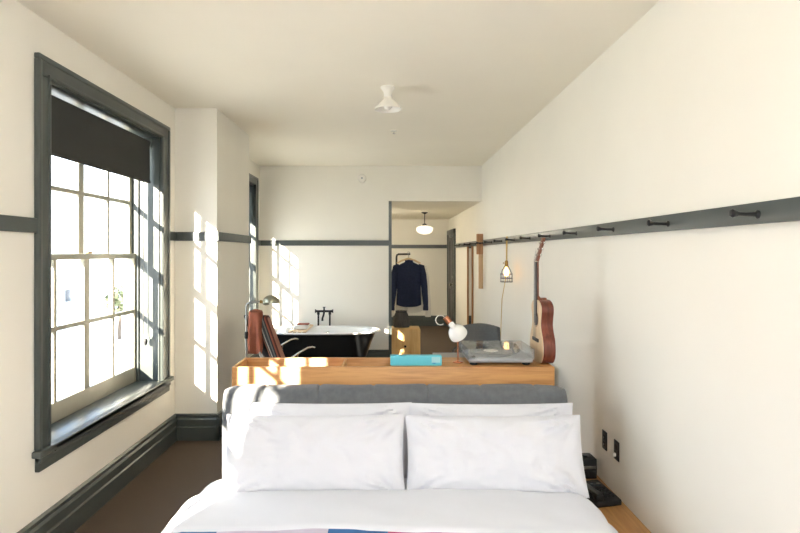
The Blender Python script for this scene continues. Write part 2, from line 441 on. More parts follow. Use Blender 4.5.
# grey padded headboard cushion
def cushion_f(u, v):
    # u along x, v around profile
    x = -.995+2.075*u
    end = 1-abs(2*u-1)**22
    a = v*2*PI
    cy, cz, ry, rz = 3.435, .545, .105, .335
    e = .45
    ca, sa = math.cos(a), math.sin(a)
    yy = ry*math.copysign(abs(ca)**(e+.25), ca); zz = rz*math.copysign(abs(sa)**e, sa)
    k = .72+.28*end
    seam = 0
    for sx in (-.75, -.42, -.09, .24, .57, .9):
        seam += math.exp(-((x-sx)/.008)**2)
    n = noise.noise(Vector((x*5, math.cos(a)*1.5, math.sin(a)*1.5)))*.007
    f = 1-.03*seam
    return Vector((x+(0 if .02 < u < .98 else 0), cy+yy*f*k+n, cz+(zz*f)*(.93+.07*end)+n*.6))
bm = bmesh.new()
V = grid(bm, 210, 40, cushion_f)
bm.faces.new([bm_v for bm_v in V[0][:-1]]); bm.faces.new([bm_v for bm_v in V[-1][:-1]][::-1])
tag(obj('headboard_cushion', bm, 'grey'), 'long grey felt bolster cushion lining the oak headboard above the pillows', 'cushion')

# duvet
def drape(x, hw, cx, top, bottom, r):
    pass
def cover(x0, x1, y0, y1, top, low, r, amp, seed, thick, mname, name, ny=80, crown=.03, skew=0):
    """cloth over the bed: section runs up the left side, across and down the right"""
    cx = (x0+x1)/2; hw = (x1-x0)/2
    path = []
    n = 14
    for i in range(7): path.append((-hw-.01*(1-i/6.), low+(top-r-low)*i/6.))
    for i in range(1, n+1):
        a = PI-(PI/2)*i/n
        path.append((-hw+r+r*math.cos(a), top-r+r*math.sin(a)))
    for i in range(1, 60): path.append((-hw+r+(2*hw-2*r)*i/60., top))
    R = [(-a, b) for a, b in path[:7+n]][::-1]
    path += R
    bm = bmesh.new(); m = len(path)-1
    def f(u, v):
        i = min(m, int(round(u*m))); px, pz = path[i]
        y = y0+(y1-y0)*v+skew*px*(1-v)
        nn = noise.fractal(Vector((px*2.1+seed, y*2.1, pz*2)), 1, 2, 4)*amp
        n2 = noise.noise(Vector((px*1.2+seed*3, y*7+px*2.5, 3)))*amp*.5
        edge = max(0, 1-(px/hw)**2)
        z = pz+(nn+n2)*(1 if pz > low+.02 else 0)+crown*edge*(1 if pz >= top-1e-6 else 0)**1
        xx = cx+px+(nn*1.4+n2*2 if abs(px) > hw-r else 0)
        # near ends roll down a little
        d = min(v*(y1-y0), (1-v)*(y1-y0))
        roll = (max(0, .03-d)/.03)**2*.018
        return Vector((xx, y, z-roll))
    V = grid(bm, m, ny, f)
    bmesh.ops.recalc_face_normals(bm, faces=bm.faces)
    o = obj(name, bm, mname)
    md = o.modifiers.new('thick', 'SOLIDIFY'); md.thickness = thick; md.offset = 1
    return o
o = cover(-1.085, 1.10, 1.05, 3.20, .387, .21, .15, .014, 2.0, .012, 'linen', 'duvet', 90, crown=.018)
tag(o, 'thick white duvet covering the bed under the pillows', 'duvet')
o = cover(-1.095, 1.11, 1.02, 2.60, .402, .23, .15, .012, 2.0, .010, 'quilt', 'quilt', 70, crown=.018)
tag(o, 'patchwork quilt in blue, pale and magenta patches at the foot of the bed', 'quilt')
o = cover(-1.10, 1.115, 2.535, 2.97, .413, .22, .15, .012, 2.0, .012, 'linen', 'folded_sheet', 40, crown=.018, skew=-.033)
tag(o, 'white sheet folded back over the edge of the patchwork quilt', 'sheet')

def pillow(name, label, w, h, t, loc, lean, rz=0, seed=0):
    bm = bmesh.new()
    def side(sgn):
        def f(u, v):
            a, b = 2*u-1, 2*v-1
            pinch = .03
            x = w/2*a*(1-pinch*(1-b*b)*abs(a)); z = h/2*b*(1-pinch*1.3*(1-a*a)*abs(b))
            prof = ((1-abs(a)**3.2)*(1-abs(b)**2.6))
            th = t/2*max(0, prof)**.6
            # tension wrinkles from corners
            cxn, czn = (1-abs(a)), (1-abs(b))
            dd = math.hypot(cxn, czn*.7)
            ang = math.atan2(czn, cxn+1e-5)
            wr = math.sin(ang*16+seed+sgn)*math.exp(-((dd-.35)/.28)**2)*.008
            nn = noise.fractal(Vector((a*2.2+seed, b*1.6, sgn*2)), 1, 2, 4)*.016+noise.fractal(Vector((a*6+seed, b*2.5+a*2, sgn*4)), 1, 2, 3)*.010
            sag = (-.0*b)
            k = min(1, prof*4)
            return Vector((x, sgn*(th+(wr+nn)*k), z+sag))
        return f
    grid(bm, 64, 40, side(-1)); grid(bm, 64, 40, side(1))
    bmesh.ops.remove_doubles(bm, verts=bm.verts, dist=1e-4)
    # corner seam
    o = obj(name, bm, 'linen')
    o.location = loc; o.rotation_euler = (-lean, 0, rz)
    tag(o, label, 'pillow', 'white pillows at the bed head')
    return o
pillow('pillow', 'white pillow on the left, in the back row against the grey bolster', .98, .46, .13, (-.35, 3.255, .585), math.radians(12), .0, 1)
pillow('pillow', 'white pillow on the right, in the back row against the grey bolster', .98, .46, .13, (.60, 3.255, .582), math.radians(12), .0, 2)
pillow('pillow', 'plump white pillow on the left, in the front row facing the bed foot', 1.0, .43, .17, (-.405, 3.07, .584), math.radians(20), .0, 3)
pillow('pillow', 'plump white pillow on the right, in the front row facing the bed foot', .985, .43, .17, (.587, 3.07, .580), math.radians(20), .0, 4.4)

# ------------------------------------------------------------------ things on the ledge
t = thing('clock_radio', 'small black cube clock radio on the oak ledge beside the pillows', 'radio', (1.315, 3.74, .2), .05)
obj('body', BX(-.058, .058, -.06, .06, .004, .135, bev=.006), 'blackm', t)
obj('display', BX(-.05, .05, -.0622, -.059, .07, .09, bev=.001), 'steel', t)
bm = bmesh.new(); lathe(bm, [(.02, .135), (.02, .14), (.017, .143)], (0, 0, 0), 18); obj('dial', bm, 'black', t)
for s in (-1, 1): obj('speaker_slot', BX(s*.025-.018, s*.025+.018, -.0615, -.059, .02, .055, bev=.001), 'rubber', t)

t = thing('telephone', 'black desk telephone with handset lying on the oak ledge below the outlets', 'telephone', (1.27, 3.40, .2), math.radians(14))
bm = bmesh.new(); box(bm, -.085, .085, -.12, .12, 0, .035, bev=.008)
for v in bm.verts:
    if v.co.z > .02: v.co.z += (v.co.y+.12)*.12
obj('base', bm, 'blackm', t)
bm = bmesh.new()
box(bm, -.075, -.032, -.11, .11, .058, .078, bev=.008); box(bm, -.08, -.027, .065, .115, .045, .075, bev=.012); box(bm, -.08, -.027, -.115, -.065, .034, .07, bev=.012)
obj('handset', bm, 'black', t)
for r in range(4):
    for c in range(3): obj('key', BX(-.005+c*.024, .012+c*.024, -.085+r*.028, -.066+r*.028, .03, .05+r*.0036, bev=.002), 'rubber', t)
obj('screen', BX(-.005, .062, .045, .085, .03, .061, bev=.002), 'darkglass', t)

def outlet(y, z, label, plug):
    t = thing('wall_outlet', label, 'outlet', (XR, y, z), 0)
    obj('plate', BX(-.007, -.0005, -.037, .037, -.06, .06, bev=.003), 'black', t)
    for s in (-1, 1):
        obj('socket', BX(-.010, -.006, -.017, .017, s*.022-.014, s*.022+.014, bev=.002), 'blackm' if not (plug and s < 0) else 'blackm', t)
    if plug: obj('plug', BX(-.028, -.009, -.010, .010, -.036, -.014, bev=.005), 'whitepl', t)
    else:
        for s in (-1, 1): obj('screw', BX(-.012, -.009, -.006, .006, s*.022-.009, s*.022+.002, bev=.002), 'steel', t)
outlet(3.635, .475, 'black wall outlet on right wall, the one nearer the headboard', False)
outlet(3.445, .475, 'black wall outlet on right wall with a white plug, nearer the telephone', True)

# ------------------------------------------------------------------ on the headboard shelf
t = thing('card_box', 'slim turquoise cardboard box lying along the front of the oak shelf', 'box', (.18, 3.62, ZT))
obj('lid', BX(-.165, .165, -.03, .03, .004, .062, bev=.002), 'teal', t)
obj('base', BX(-.163, .163, -.028, .028, 0, .02, bev=.001), 'teal', t)
obj('label_panel', BX(.10, .155, -.0312, -.029, .02, .056), 'paper', t)
obj('barcode', BX(.105, .125, -.0316, -.0305, .012, .019), mat('blue print', (60, 150, 200), .6), t)

t = thing('turntable', 'silver turntable under a clear dust cover on the oak shelf', 'turntable', (.725, 3.76, ZT))
obj('plinth', BX(-.205, .205, -.165, .165, .018, .048, bev=.005), 'platter', t)
for sx in (-1, 1):
    for sy in (-1, 1):
        bm = bmesh.new(); lathe(bm, [(.02, 0), (.026, .003), (.026, .015), (.018, .019)], (sx*.17, sy*.13, 0), 16); obj('foot', bm, 'rubber', t)
bm = bmesh.new(); lathe(bm, [(.143, .048), (.146, .052), (.146, .062), (.142, .065)], (-.035, 0, 0), 40); pl = obj('platter', bm, 'steel', t)
bm = bmesh.new(); lathe(bm, [(.14, .0652), (.14, .0675), (.05, .0675)], (-.035, 0, 0), 40); obj('vinyl_record', bm, 'vinyl', pl)
bm = bmesh.new(); lathe(bm, [(.05, .0677), (.05, .0682), (.004, .0685), (.004, .075)], (-.035, 0, 0), 24); obj('record_label', bm, 'ivory', pl)
bm = bmesh.new(); lathe(bm, [(.028, .048), (.028, .062), (.018, .068), (.018, .08)], (.155, .095, 0), 18); tube(bm, [(.155, .13, .084), (.155, .095, .084), (.15, -.03, .082), (.115, -.085, .078)], .004, 8); box(bm, .1, .125, -.105, -.08, .07, .08, bev=.003)
tube(bm, [(.155, .115, .084), (.155, .14, .084)], .012, 12)
obj('tonearm', bm, 'blackm', t)
bm = bmesh.new(); lathe(bm, [(.012, .048), (.012, .056), (.009, .058)], (-.17, -.135, 0), 14); obj('power_knob', bm, 'chrome', t)
bm = bmesh.new()
c = .003; x_, y_, z0_, z1_ = .213, .173, .040, .108
box(bm, -x_, x_, -y_, y_, z1_-c, z1_); box(bm, -x_, x_, -y_, -y_+c, z0_, z1_-c); box(bm, -x_, x_, y_-c, y_, z0_, z1_-c); box(bm, -x_, -x_+c, -y_+c, y_-c, z0_, z1_-c); box(bm, x_-c, x_, -y_+c, y_-c, z0_, z1_-c)
obj('dust_cover', bm, 'acryl', t, False)

# little copper lamp
t = thing('table_lamp', 'small copper table lamp with round white head on the oak shelf', 'lamp', (.462, 3.70, ZT))
bm = bmesh.new(); lathe(bm, [(.034, 0), (.034, .006), (.012, .010), (.006, .016)], (0, 0, 0), 24); obj('base', bm, 'copper', t)
bm = bmesh.new(); tube(bm, [(0, 0, .01), (0, 0, .14)], .0055, 10); obj('stem', bm, 'copper', t)
aim = Matrix.Rotation(math.radians(-118), 4, 'X') @ Matrix.Rotation(0, 4, 'Z')
aim = Matrix.Rotation(math.radians(20), 4, 'Z') @ Matrix.Rotation(math.radians(58), 4, 'X')
bm = bmesh.new(); lathe(bm, [(.016, .100), (.019, .096), (.019, .066), (.034, .056), (.052, .036), (.061, .01), (.062, -.012), (.058, -.014), (.056, .008), (.046, .032), (.02, .048)], (0, 0, .19), 30, 'Z', Matrix.Rotation(math.radians(28), 4, 'Y') @ Matrix.Rotation(math.radians(-28), 4, 'Y') @ Matrix.Rotation(math.radians(-35), 4, 'Y') @ Matrix.Rotation(math.radians(28), 4, 'X'))
sh = obj('lamp_shade', bm, 'whiteen', t)
bm = bmesh.new(); bmesh.ops.create_uvsphere(bm, u_segments=24, v_segments=16, radius=.047, matrix=Matrix.Translation((0, 0, .188))); obj('bulb', bm, 'bulb', sh)
bm = bmesh.new(); tube(bm, [(-.055, .0, .262), (-.085, .0, .30)], [.022, .019], 16); obj('socket_cap', bm, 'copper', sh)
bm = bmesh.new(); pts = [(-.085, 0, .30)]
for k in range(13):
    a = math.radians(20+k*24); pts.append((-.115+.032*math.cos(a), 0, .28+.032*math.sin(a)))
tube(bm, pts, .003, 7); obj('cord', bm, 'whitepl', t)

# ------------------------------------------------------------------ guitar (faces the window, side towards the bed)
def guitar():
    gx, gy, gz = .99, 3.745, ZT
    t = thing('acoustic_guitar', 'small acoustic guitar with mahogany sides standing upright on the oak shelf end', 'guitar', (gx, gy, gz))
    L_, d = .41, .084
    ctrl = [(0, 0), (.0, .055), (.012, .11), (.05, .150), (.10, .160), (.16, .148), (.215, .112), (.255, .098), (.30, .106), (.34, .118), (.375, .112), (.40, .075), (.41, .03), (.41, 0)]
    # smooth outline
    def cat(p0, p1, p2, p3, t):
        return [.5*((2*b)+(-a+c)*t+(2*a-5*b+4*c-e)*t*t+(-a+3*b-3*c+e)*t**3) for a, b, c, e in zip(p0, p1, p2, p3)]
    half = []
    for i in range(len(ctrl)-1):
        p0 = ctrl[max(0, i-1)]; p3 = ctrl[min(len(ctrl)-1, i+2)]
        for k in range(4): half.append(cat(p0, ctrl[i], ctrl[i+1], p3, k/4))
    half.append(ctrl[-1])
    outline = [(y, z) for z, y in half if y > 1e-4 or z in (0, .41)]
    full = [(y, z) for y, z in outline] + [(-y, z) for y, z in outline[::-1] if y > 1e-4]
    def slab(bm, x0, x1, sc=1.0, taper=0):
        A = [bm.verts.new((x0, y*sc, .205+(z-.205)*sc)) for y, z in full]
        B = [bm.verts.new((x1, y*sc, .205+(z-.205)*sc)) for y, z in full]
        n = len(full)
        for k in range(n): bm.faces.new((A[k], A[(k+1) % n], B[(k+1) % n], B[k]))
        bm.faces.new(A); bm.faces.new(B[::-1])
    bm = bmesh.new(); slab(bm, .003, d); obj('body', bm, 'mahog', t)
    bm = bmesh.new(); slab(bm, 0, .004, 1.004); sb = obj('soundboard', bm, 'spruce', t)
    bm = bmesh.new(); slab(bm, .0035, .006, 1.007); obj('binding', bm, 'ivory', t)
    bm = bmesh.new(); lathe(bm, [(.046, -.0006), (.046, .0006)], (0, 0, .285), 30, 'X'); obj('sound_hole', bm, 'rosew', sb)
    bm = bmesh.new(); tube(bm, [(-.0005, .052*math.cos(a*PI/16), .285+.052*math.sin(a*PI/16)) for a in range(32)], .0018, 6, closed=True); obj('rosette', bm, 'mahog', sb)
    bm = bmesh.new(); box(bm, -.009, 0, -.07, .07, .135, .158, bev=.003); box(bm, -.011, -.008, -.035, .035, .146, .149); obj('bridge', bm, 'rosew', t)
    bm = bmesh.new()
    grid(bm, 12, 14, lambda u, v: Vector((.002+.016*math.sin(u*PI)+(.05*max(0, 1-v*9) if .1 < u < .9 else 0), -math.cos(u*PI)*(.027-.005*v), .40+.265*v)))
    bmesh.ops.solidify(bm, geom=bm.faces[:], thickness=.003)
    obj('neck', bm, 'neckw', t)
    obj('heel', BX(.003, .07, -.014, .014, .395, .425, bev=.008), 'neckw', t)
    bm = bmesh.new(); vs = box(bm, -.006, .003, -.026, .026, .305, .665)
    for v in bm.verts:
        if v.co.z < .4: v.co.y *= 1.12
        else: v.co.y *= .86
    fb = obj('fingerboard', bm, 'rosew', t, False)
    obj('nut', BX(-.008, .004, -.022, .022, .664, .670), 'ivory', t)
    tl = math.radians(16)
    bm = bmesh.new(); box(bm, 0, .014, -.031, .031, 0, .165, bev=.003)
    for v in bm.verts:
        if v.co.z < .03: v.co.y *= .75
    bmesh.ops.rotate(bm, cent=(0, 0, 0), matrix=Matrix.Rotation(tl, 3, 'Y'), verts=bm.verts); bmesh.ops.translate(bm, vec=(-.001, 0, .668), verts=bm.verts)
    hd = obj('headstock', bm, 'neckw', t)
    for s in (-1, 1):
        for k in range(3):
            zz = .045+k*.042
            c = Matrix.Rotation(tl, 3, 'Y') @ Vector((.006, 0, zz))
            bm = bmesh.new()
            tube(bm, [(c.x, s*.030, .668+c.z), (c.x, s*.044, .668+c.z)], .003, 8); box(bm, c.x-.005, c.x+.005, s*.049-.006, s*.049+.006, .668+c.z-.009, .668+c.z+.009, bev=.003)
            tube(bm, [(c.x-.018, s*.018, .668+c.z), (c.x, s*.018, .668+c.z)], .003, 8)
            obj('tuning_peg', bm, 'chrome', t)
    for k in range(6):
        y = -.02+.008*k
        bm = bmesh.new(); tube(bm, [(-.0115, y*1.4, .148), (-.0105, y*.85, .667), (.004, (.018 if k > 2 else -.018), .715+.02*(k % 3))], .0006, 4)
        obj('string', bm, 'steel', t)
guitar()

# ------------------------------------------------------------------ ceiling things
t = thing('ceiling_lamp', 'white cone-shaded ceiling lamp fixed above the bed', 'lamp', (0.0, 4.42, H))
bm = bmesh.new(); lathe(bm, [(.055, 0), (.055, -.014), (.045, -.024), (.034, -.04), (.03, -.085), (.026, -.09)], (0, 0, 0), 28); obj('base', bm, 'whitepl', t)
bm = bmesh.new(); lathe(bm, [(.028, -.08), (.034, -.092), (.105, -.165), (.107, -.178), (.103, -.178), (.1, -.168), (.03, -.098)], (0, 0, 0), 32, cap=False); obj('shade', bm, 'whitepl', t)
bm = bmesh.new(); bmesh.ops.create_uvsphere(bm, u_segments=20, v_segments=14, radius=.036, matrix=Matrix.Translation((0, 0, -.145))); obj('bulb', bm, 'bulb', t)
t = thing('fill_globe_lamp', 'added fill light shaped as a large opal globe, unseen behind the viewpoint', 'lamp', (.55, -1.0, H))  # added fill light behind the camera, evens out the room brightness
bm = bmesh.new(); lathe(bm, [(.06, 0), (.06, -.012), (.03, -.03), (.01, -.04)], (0, 0, 0), 24); obj('canopy', bm, 'iron', t)
bm = bmesh.new(); tube(bm, [(0, 0, -.03), (0, 0, -.5)], .008, 10); obj('rod', bm, 'iron', t)
bm = bmesh.new(); bmesh.ops.create_uvsphere(bm, u_segments=32, v_segments=20, radius=.2, matrix=Matrix.Translation((0, 0, -.68))); obj('globe', bm, emis('fill globe glow', (244, 246, 255), 27), t)
t = thing('fire_sprinkler', 'tiny recessed fire sprinkler on the ceiling behind the cone lamp', 'sprinkler', (.064, 6.0, H))
bm = bmesh.new(); lathe(bm, [(.036, 0), (.034, -.006), (.016, -.008)], (0, 0, 0), 20); obj('escutcheon', bm, 'whitepl', t)
bm = bmesh.new(); tube(bm, [(0, 0, -.004), (0, 0, -.03)], .006, 8); lathe(bm, [(.016, -.03), (.016, -.033)], (0, 0, 0), 14); obj('head', bm, 'steel', t)
t = thing('smoke_detector', 'small round white smoke detector high on the far wall', 'smoke detector', (-.39, YF, 2.81))
bm = bmesh.new(); lathe(bm, [(.065, 0), (.065, -.025), (.055, -.045), (.02, -.05)], (0, 0, 0), 28, 'Y'); obj('housing', bm, 'whitepl', t)
bm = bmesh.new(); lathe(bm, [(.014, -.048), (.014, -.055)], (0, 0, 0), 14, 'Y'); obj('button', bm, 'platter', t)
t = thing('pendant_lamp', 'schoolhouse pendant lamp with opal globe hanging in the hall', 'lamp', (.70, 10.7, HS))
bm = bmesh.new(); lathe(bm, [(.062, 0), (.062, -.012), (.03, -.03), (.012, -.04)], (0, 0, 0), 24); obj('canopy', bm, 'iron', t)
bm = bmesh.new(); tube(bm, [(0, 0, -.03), (0, 0, -.23)], .009, 10); obj('rod', bm, 'iron', t)
bm = bmesh.new(); lathe(bm, [(.05, -.27), (.052, -.24), (.03, -.22), (.012, -.215)], (0, 0, 0), 22); obj('fitter', bm, 'iron', t)
bm = bmesh.new(); lathe(bm, [(.045, -.25), (.055, -.262), (.12, -.275), (.152, -.30), (.158, -.33), (.14, -.375), (.10, -.405), (.05, -.42), (.01, -.425)], (0, 0, 0), 32); obj('globe', bm, 'globe', t)

t = thing('hall_fill_lamp', 'added opal dome fill light in the side of the hall hidden behind the tub wall', 'lamp', (-.55, 10.6, HS))  # unseen fill light added to brighten the hall
bm = bmesh.new(); lathe(bm, [(.10, 0), (.10, -.03), (.09, -.035)], (0, 0, 0), 24); obj('base', bm, 'iron', t)
bm = bmesh.new(); lathe(bm, [(.095, -.03), (.16, -.05), (.17, -.08), (.14, -.13), (.07, -.16), (.005, -.17)], (0, 0, 0), 28); obj('globe', bm, emis('fill dome glow', (255, 246, 228), 34), t)

# ------------------------------------------------------------------ bathtub
t = thing('bathtub', 'freestanding roll-top bathtub, black outside and white inside, below the far wall', 'bathtub', (-.93, 7.86, 0))
def tubring(hx, hy, z, n=64, dx=0):
    return [Vector((dx+hx*math.copysign(abs(math.cos(a))**.62, math.cos(a)), hy*math.copysign(abs(math.sin(a))**.8, math.sin(a)), z)) for a in [2*PI*k/n for k in range(n)]]
def loft(bm, rings, close0=True, close1=True):
    V = [[bm.verts.new(p) for p in r] for r in rings]; n = len(V[0])
    for A, B in zip(V, V[1:]):
        for k in range(n): bm.faces.new((A[k], A[(k+1) % n], B[(k+1) % n], B[k]))
    if close0: bm.faces.new(V[0][::-1])
    if close1: bm.faces.new(V[-1])
bm = bmesh.new(); loft(bm, [tubring(.52, .24, .10), tubring(.56, .27, .12), tubring(.63, .31, .25), tubring(.70, .34, .45), tubring(.755, .355, .575), tubring(.765, .36, .59)], True, True); obj('outer_shell', bm, 'black', t)
bm = bmesh.new(); loft(bm, [tubring(.765, .36, .588), tubring(.80, .375, .592), tubring(.818, .388, .602), tubring(.818, .388, .614), tubring(.80, .375, .622), tubring(.765, .35, .615), tubring(.74, .33, .60)], False, False); obj('rolled_rim', bm, 'whiteen', t)
bm = bmesh.new(); loft(bm, [tubring(.745, .335, .603), tubring(.72, .32, .592)], False, True); obj('basin', bm, 'whiteen', t)
t['tmp'] = 1; del t['tmp']
for sx in (-1, 1):
    for sy in (-1, 1):
        bm = bmesh.new(); tube(bm, [(sx*.40, sy*.17, .13), (sx*.45, sy*.21, .09), (sx*.44, sy*.21, .03), (sx*.47, sy*.23, 0)], [.035, .028, .018, .026], 12); obj('foot', bm, 'iron', t)

# real basin: replace flat lid by cut
ob = [c for c in t.children if c.name.startswith('outer_shell')][0]
bm = bmesh.new(); bm.from_mesh(ob.data)
top = [f for f in bm.faces if len(f.verts) > 10 and f.calc_center_median().z > .5]
bmesh.ops.delete(bm, geom=top, context='FACES'); bm.to_mesh(ob.data); bm.free()
ba = [c for c in t.children if c.name.startswith('basin')][0]
bm = bmesh.new(); loft(bm, [tubring(.745, .335, .603), tubring(.72, .32, .56), tubring(.64, .27, .32), tubring(.50, .20, .19), tubring(.3, .1, .175)], False, True)
bmesh.ops.recalc_face_normals(bm, faces=bm.faces); bmesh.ops.reverse_faces(bm, faces=bm.faces); bm.to_mesh(ba.data); bm.free()
for p in ba.data.polygons: p.use_smooth = True
bm = bmesh.new(); lathe(bm, [(.03, 0), (.03, -.012), (.012, -.018)], (.05, .307, .52), 20, 'Y'); obj('overflow_cap', bm, 'chrome', t)

t = thing('bath_filler', 'black bridge bath taps on tall risers behind the tub', 'tap', (-.945, 8.28, 0))
for s in (-1, 1):
    bm = bmesh.new(); lathe(bm, [(.03, 0), (.03, .01), (.013, .02)], (s*.085, 0, 0), 16); tube(bm, [(s*.085, 0, .01), (s*.085, 0, .82)], .013, 12); obj('riser', bm, 'iron', t)
bm = bmesh.new(); tube(bm, [(-.11, 0, .83), (.11, 0, .83)], .016, 12); obj('bridge', bm, 'iron', t)
for s in (-1, 1):
    bm = bmesh.new(); tube(bm, [(s*.085, 0, .78), (s*.085, 0, .84)], .02, 12); tube(bm, [(s*.11, 0, .83), (s*.125, 0, .83)], .02, 12)
    for a in range(3):
        q = a*PI/3; tube(bm, [(s*.13, .03*math.cos(q), .83+.03*math.sin(q)), (s*.13, -.03*math.cos(q), .83-.03*math.sin(q))], .005, 8)
    obj('tap_handle', bm, 'iron', t)
bm = bmesh.new(); tube(bm, [(0, 0, .84), (0, -.02, .80), (0, -.09, .775), (-.01, -.12, .74), (-.01, -.125, .70)], [.016, .015, .014, .014, .016], 12); tube(bm, [(0, 0, .82), (0, 0, .885)], .012, 10); lathe(bm, [(.022, .885), (.022, .893)], (0, 0, 0), 14); obj('spout', bm, 'iron', t)

t = thing('bath_rack', 'pale wooden rack laid across the bathtub', 'rack', (-1.22, 7.86, .623))
for k in range(4): obj('slat', BX(-.12+k*.065, -.07+k*.065, -.37, .37, 0, .014, bev=.003), 'spruce', t)
for s in (-1, 1): obj('crossbar', BX(-.12, .125, s*.30-.02, s*.30+.02, .014, .024, bev=.003), 'spruce', t)
o = obj('folded_towel', BX((-.10, .10, -.15, .10, 0, .03), (-.095, .095, -.145, .095, .03, .05), bev=.014, seg=3), 'feltwhite', loc=(-1.20, 7.83, .641)); tag(o, 'white towel folded on the wooden rack over the tub', 'towel')
o = obj('washcloth', BX(-.08, .08, -.09, .03, 0, .016, bev=.006), 'terra', loc=(-1.18, 7.83, .693)); tag(o, 'small folded reddish cloth on top of the white towel', 'cloth')

# ------------------------------------------------------------------ lounge chair with blankets
ch = thing('lounge_chair', 'chrome-armed lounge chair by the pillar with cloths over its back', 'chair', (-1.16, 5.474, 0), math.radians(25))
obj('seat', BX(-.06, .36, -.25, .25, .38, .47, bev=.03, seg=3), 'chairdark', ch)
rt = Matrix.Rotation(math.radians(-21), 3, 'Y')
bm = bmesh.new(); box(bm, -.02, .02, -.24, .24, 0, .70, bev=.015); bmesh.ops.rotate(bm, cent=(0, 0, 0), matrix=rt, verts=bm.verts); bmesh.ops.translate(bm, vec=(.06, 0, .42), verts=bm.verts); obj('backrest', bm, 'chairdark', ch)
for s in (-1, 1):
    y = s*.29
    bm = bmesh.new(); tube(bm, [(-.10, y, .585), (-.02, y, .60), (.08, y, .665), (.22, y, .745), (.30, y, .785), (.345, y, .79), (.37, y, .78)], .011, 10); obj('armrest', bm, 'chrome', ch)
    for x0, x1 in ((.20, .30), (-.08, -.12)):
        bm = bmesh.new(); tube(bm, [(x0, y, .73 if x0 > 0 else .57), (x0, y, .42), (x1, y, .006)], .011, 10); obj('leg', bm, 'chrome', ch)
bm = bmesh.new(); tube(bm, [(.20, -.29, .40), (.20, .29, .40)], .01, 8); tube(bm, [(-.08, -.29, .40), (-.08, .29, .40)], .01, 8); obj('stretcher', bm, 'chrome', ch)

def cloth_slab(name, label, cat, m, loc, tilt, wx, wy, h, seed, folds, rz=0):
    """hanging folded cloth: closed wavy slab, local z from 0 (bottom) to h"""
    bm = bmesh.new(); n = 48
    rings = []
    for j in range(26):
        v = j/25; z = h*v
        ring = []
        topr = math.sqrt(max(0, 1-((max(0, v-.93))/.07)**2))*.75+.25 if v > .93 else 1
        flare = 1.0+.16*(1-v)
        for k in range(n):
            a = 2*PI*k/n
            ca, sa = math.cos(a), math.sin(a)
            x = wx/2*math.copysign(abs(ca)**.55, ca); y = wy/2*math.copysign(abs(sa)**.55, sa)
            w = .016*math.sin(x*folds+seed+v*2)*(1.15-v)+.012*noise.noise(Vector((x*14, y*8, z*5+seed)))
            ring.append(Vector((x*topr*flare+.4*w, y*topr+w*(1 if sa < 0 else -1), z+(.018*math.sin(k*.8+seed) if j == 0 else 0))))
        rings.append(ring)
    loft(bm, rings)
    # wrap tilt into mesh so that stripes run down the cloth
    o = obj(name, bm, m)
    o.location = loc; o.rotation_euler = (0, tilt, rz)
    return tag(o, label, cat)
cloth_slab('throw_blanket', 'terracotta woollen throw hanging behind the lounge chair back', 'blanket', 'terra', (-1.195, 5.06, .81), 0, .12, .20, .37, 1, 70, math.radians(10))
M['strip'] = stripes('striped wool', [(52, 54, 54), (112, 112, 106), (50, 50, 50), (150, 84, 66), (84, 46, 40), (165, 118, 100), (62, 66, 64), (186, 178, 165), (60, 62, 62)], 'X', .095)
cloth_slab('striped_blanket', 'grey and rust striped blanket draped down the lounge chair front', 'blanket', 'strip', (-.975, 5.10, .64), math.radians(-20), .105, .20, .51, 3, 60, 0)

# floor lamp
t = thing('floor_lamp', 'slim floor lamp with domed metal shade beside the pillar', 'lamp', (-1.225, 4.84, 0))
bm = bmesh.new(); lathe(bm, [(.12, 0), (.12, .012), (.03, .022), (.012, .03)], (0, 0, 0), 30); obj('base', bm, 'steel', t)
bm = bmesh.new(); tube(bm, [(0, 0, .02), (0, 0, 1.225), (.008, 0, 1.25), (.03, 0, 1.262), (.12, 0, 1.27)], .0085, 10); obj('pole', bm, 'steel', t)
bm = bmesh.new(); lathe(bm, [(.014, .95), (.016, .96), (.016, 1.0), (.014, 1.01)], (0, 0, 0), 14); obj('collar', bm, 'iron', t)
bm = bmesh.new(); tube(bm, [(.12, 0, 1.27), (.16, 0, 1.262)], .014, 12); obj('joint', bm, 'brass', t)
bm = bmesh.new(); prof = [(.072*math.cos(a), .062*math.sin(a)) for a in [i*PI/2/9 for i in range(10)]]
lathe(bm, prof[:-1]+[(.003, .062)], (.215, 0, 1.265), 26, 'Z', Matrix.Rotation(math.radians(8), 4, 'Y'), cap=False)
bmesh.ops.solidify(bm, geom=bm.faces[:], thickness=.002)
lathe(bm, [(.02, -.02), (.026, 0), (.02, .03)], (.168, 0, 1.262), 14, 'X')
sh = obj('lamp_shade', bm, mat('aged nickel', (150, 150, 132), .3, .8), t)
bm = bmesh.new(); bmesh.ops.create_uvsphere(bm, u_segments=14, v_segments=10, radius=.028, matrix=Matrix.Translation((.215, 0, 1.275))); obj('bulb', bm, 'bulb', t)

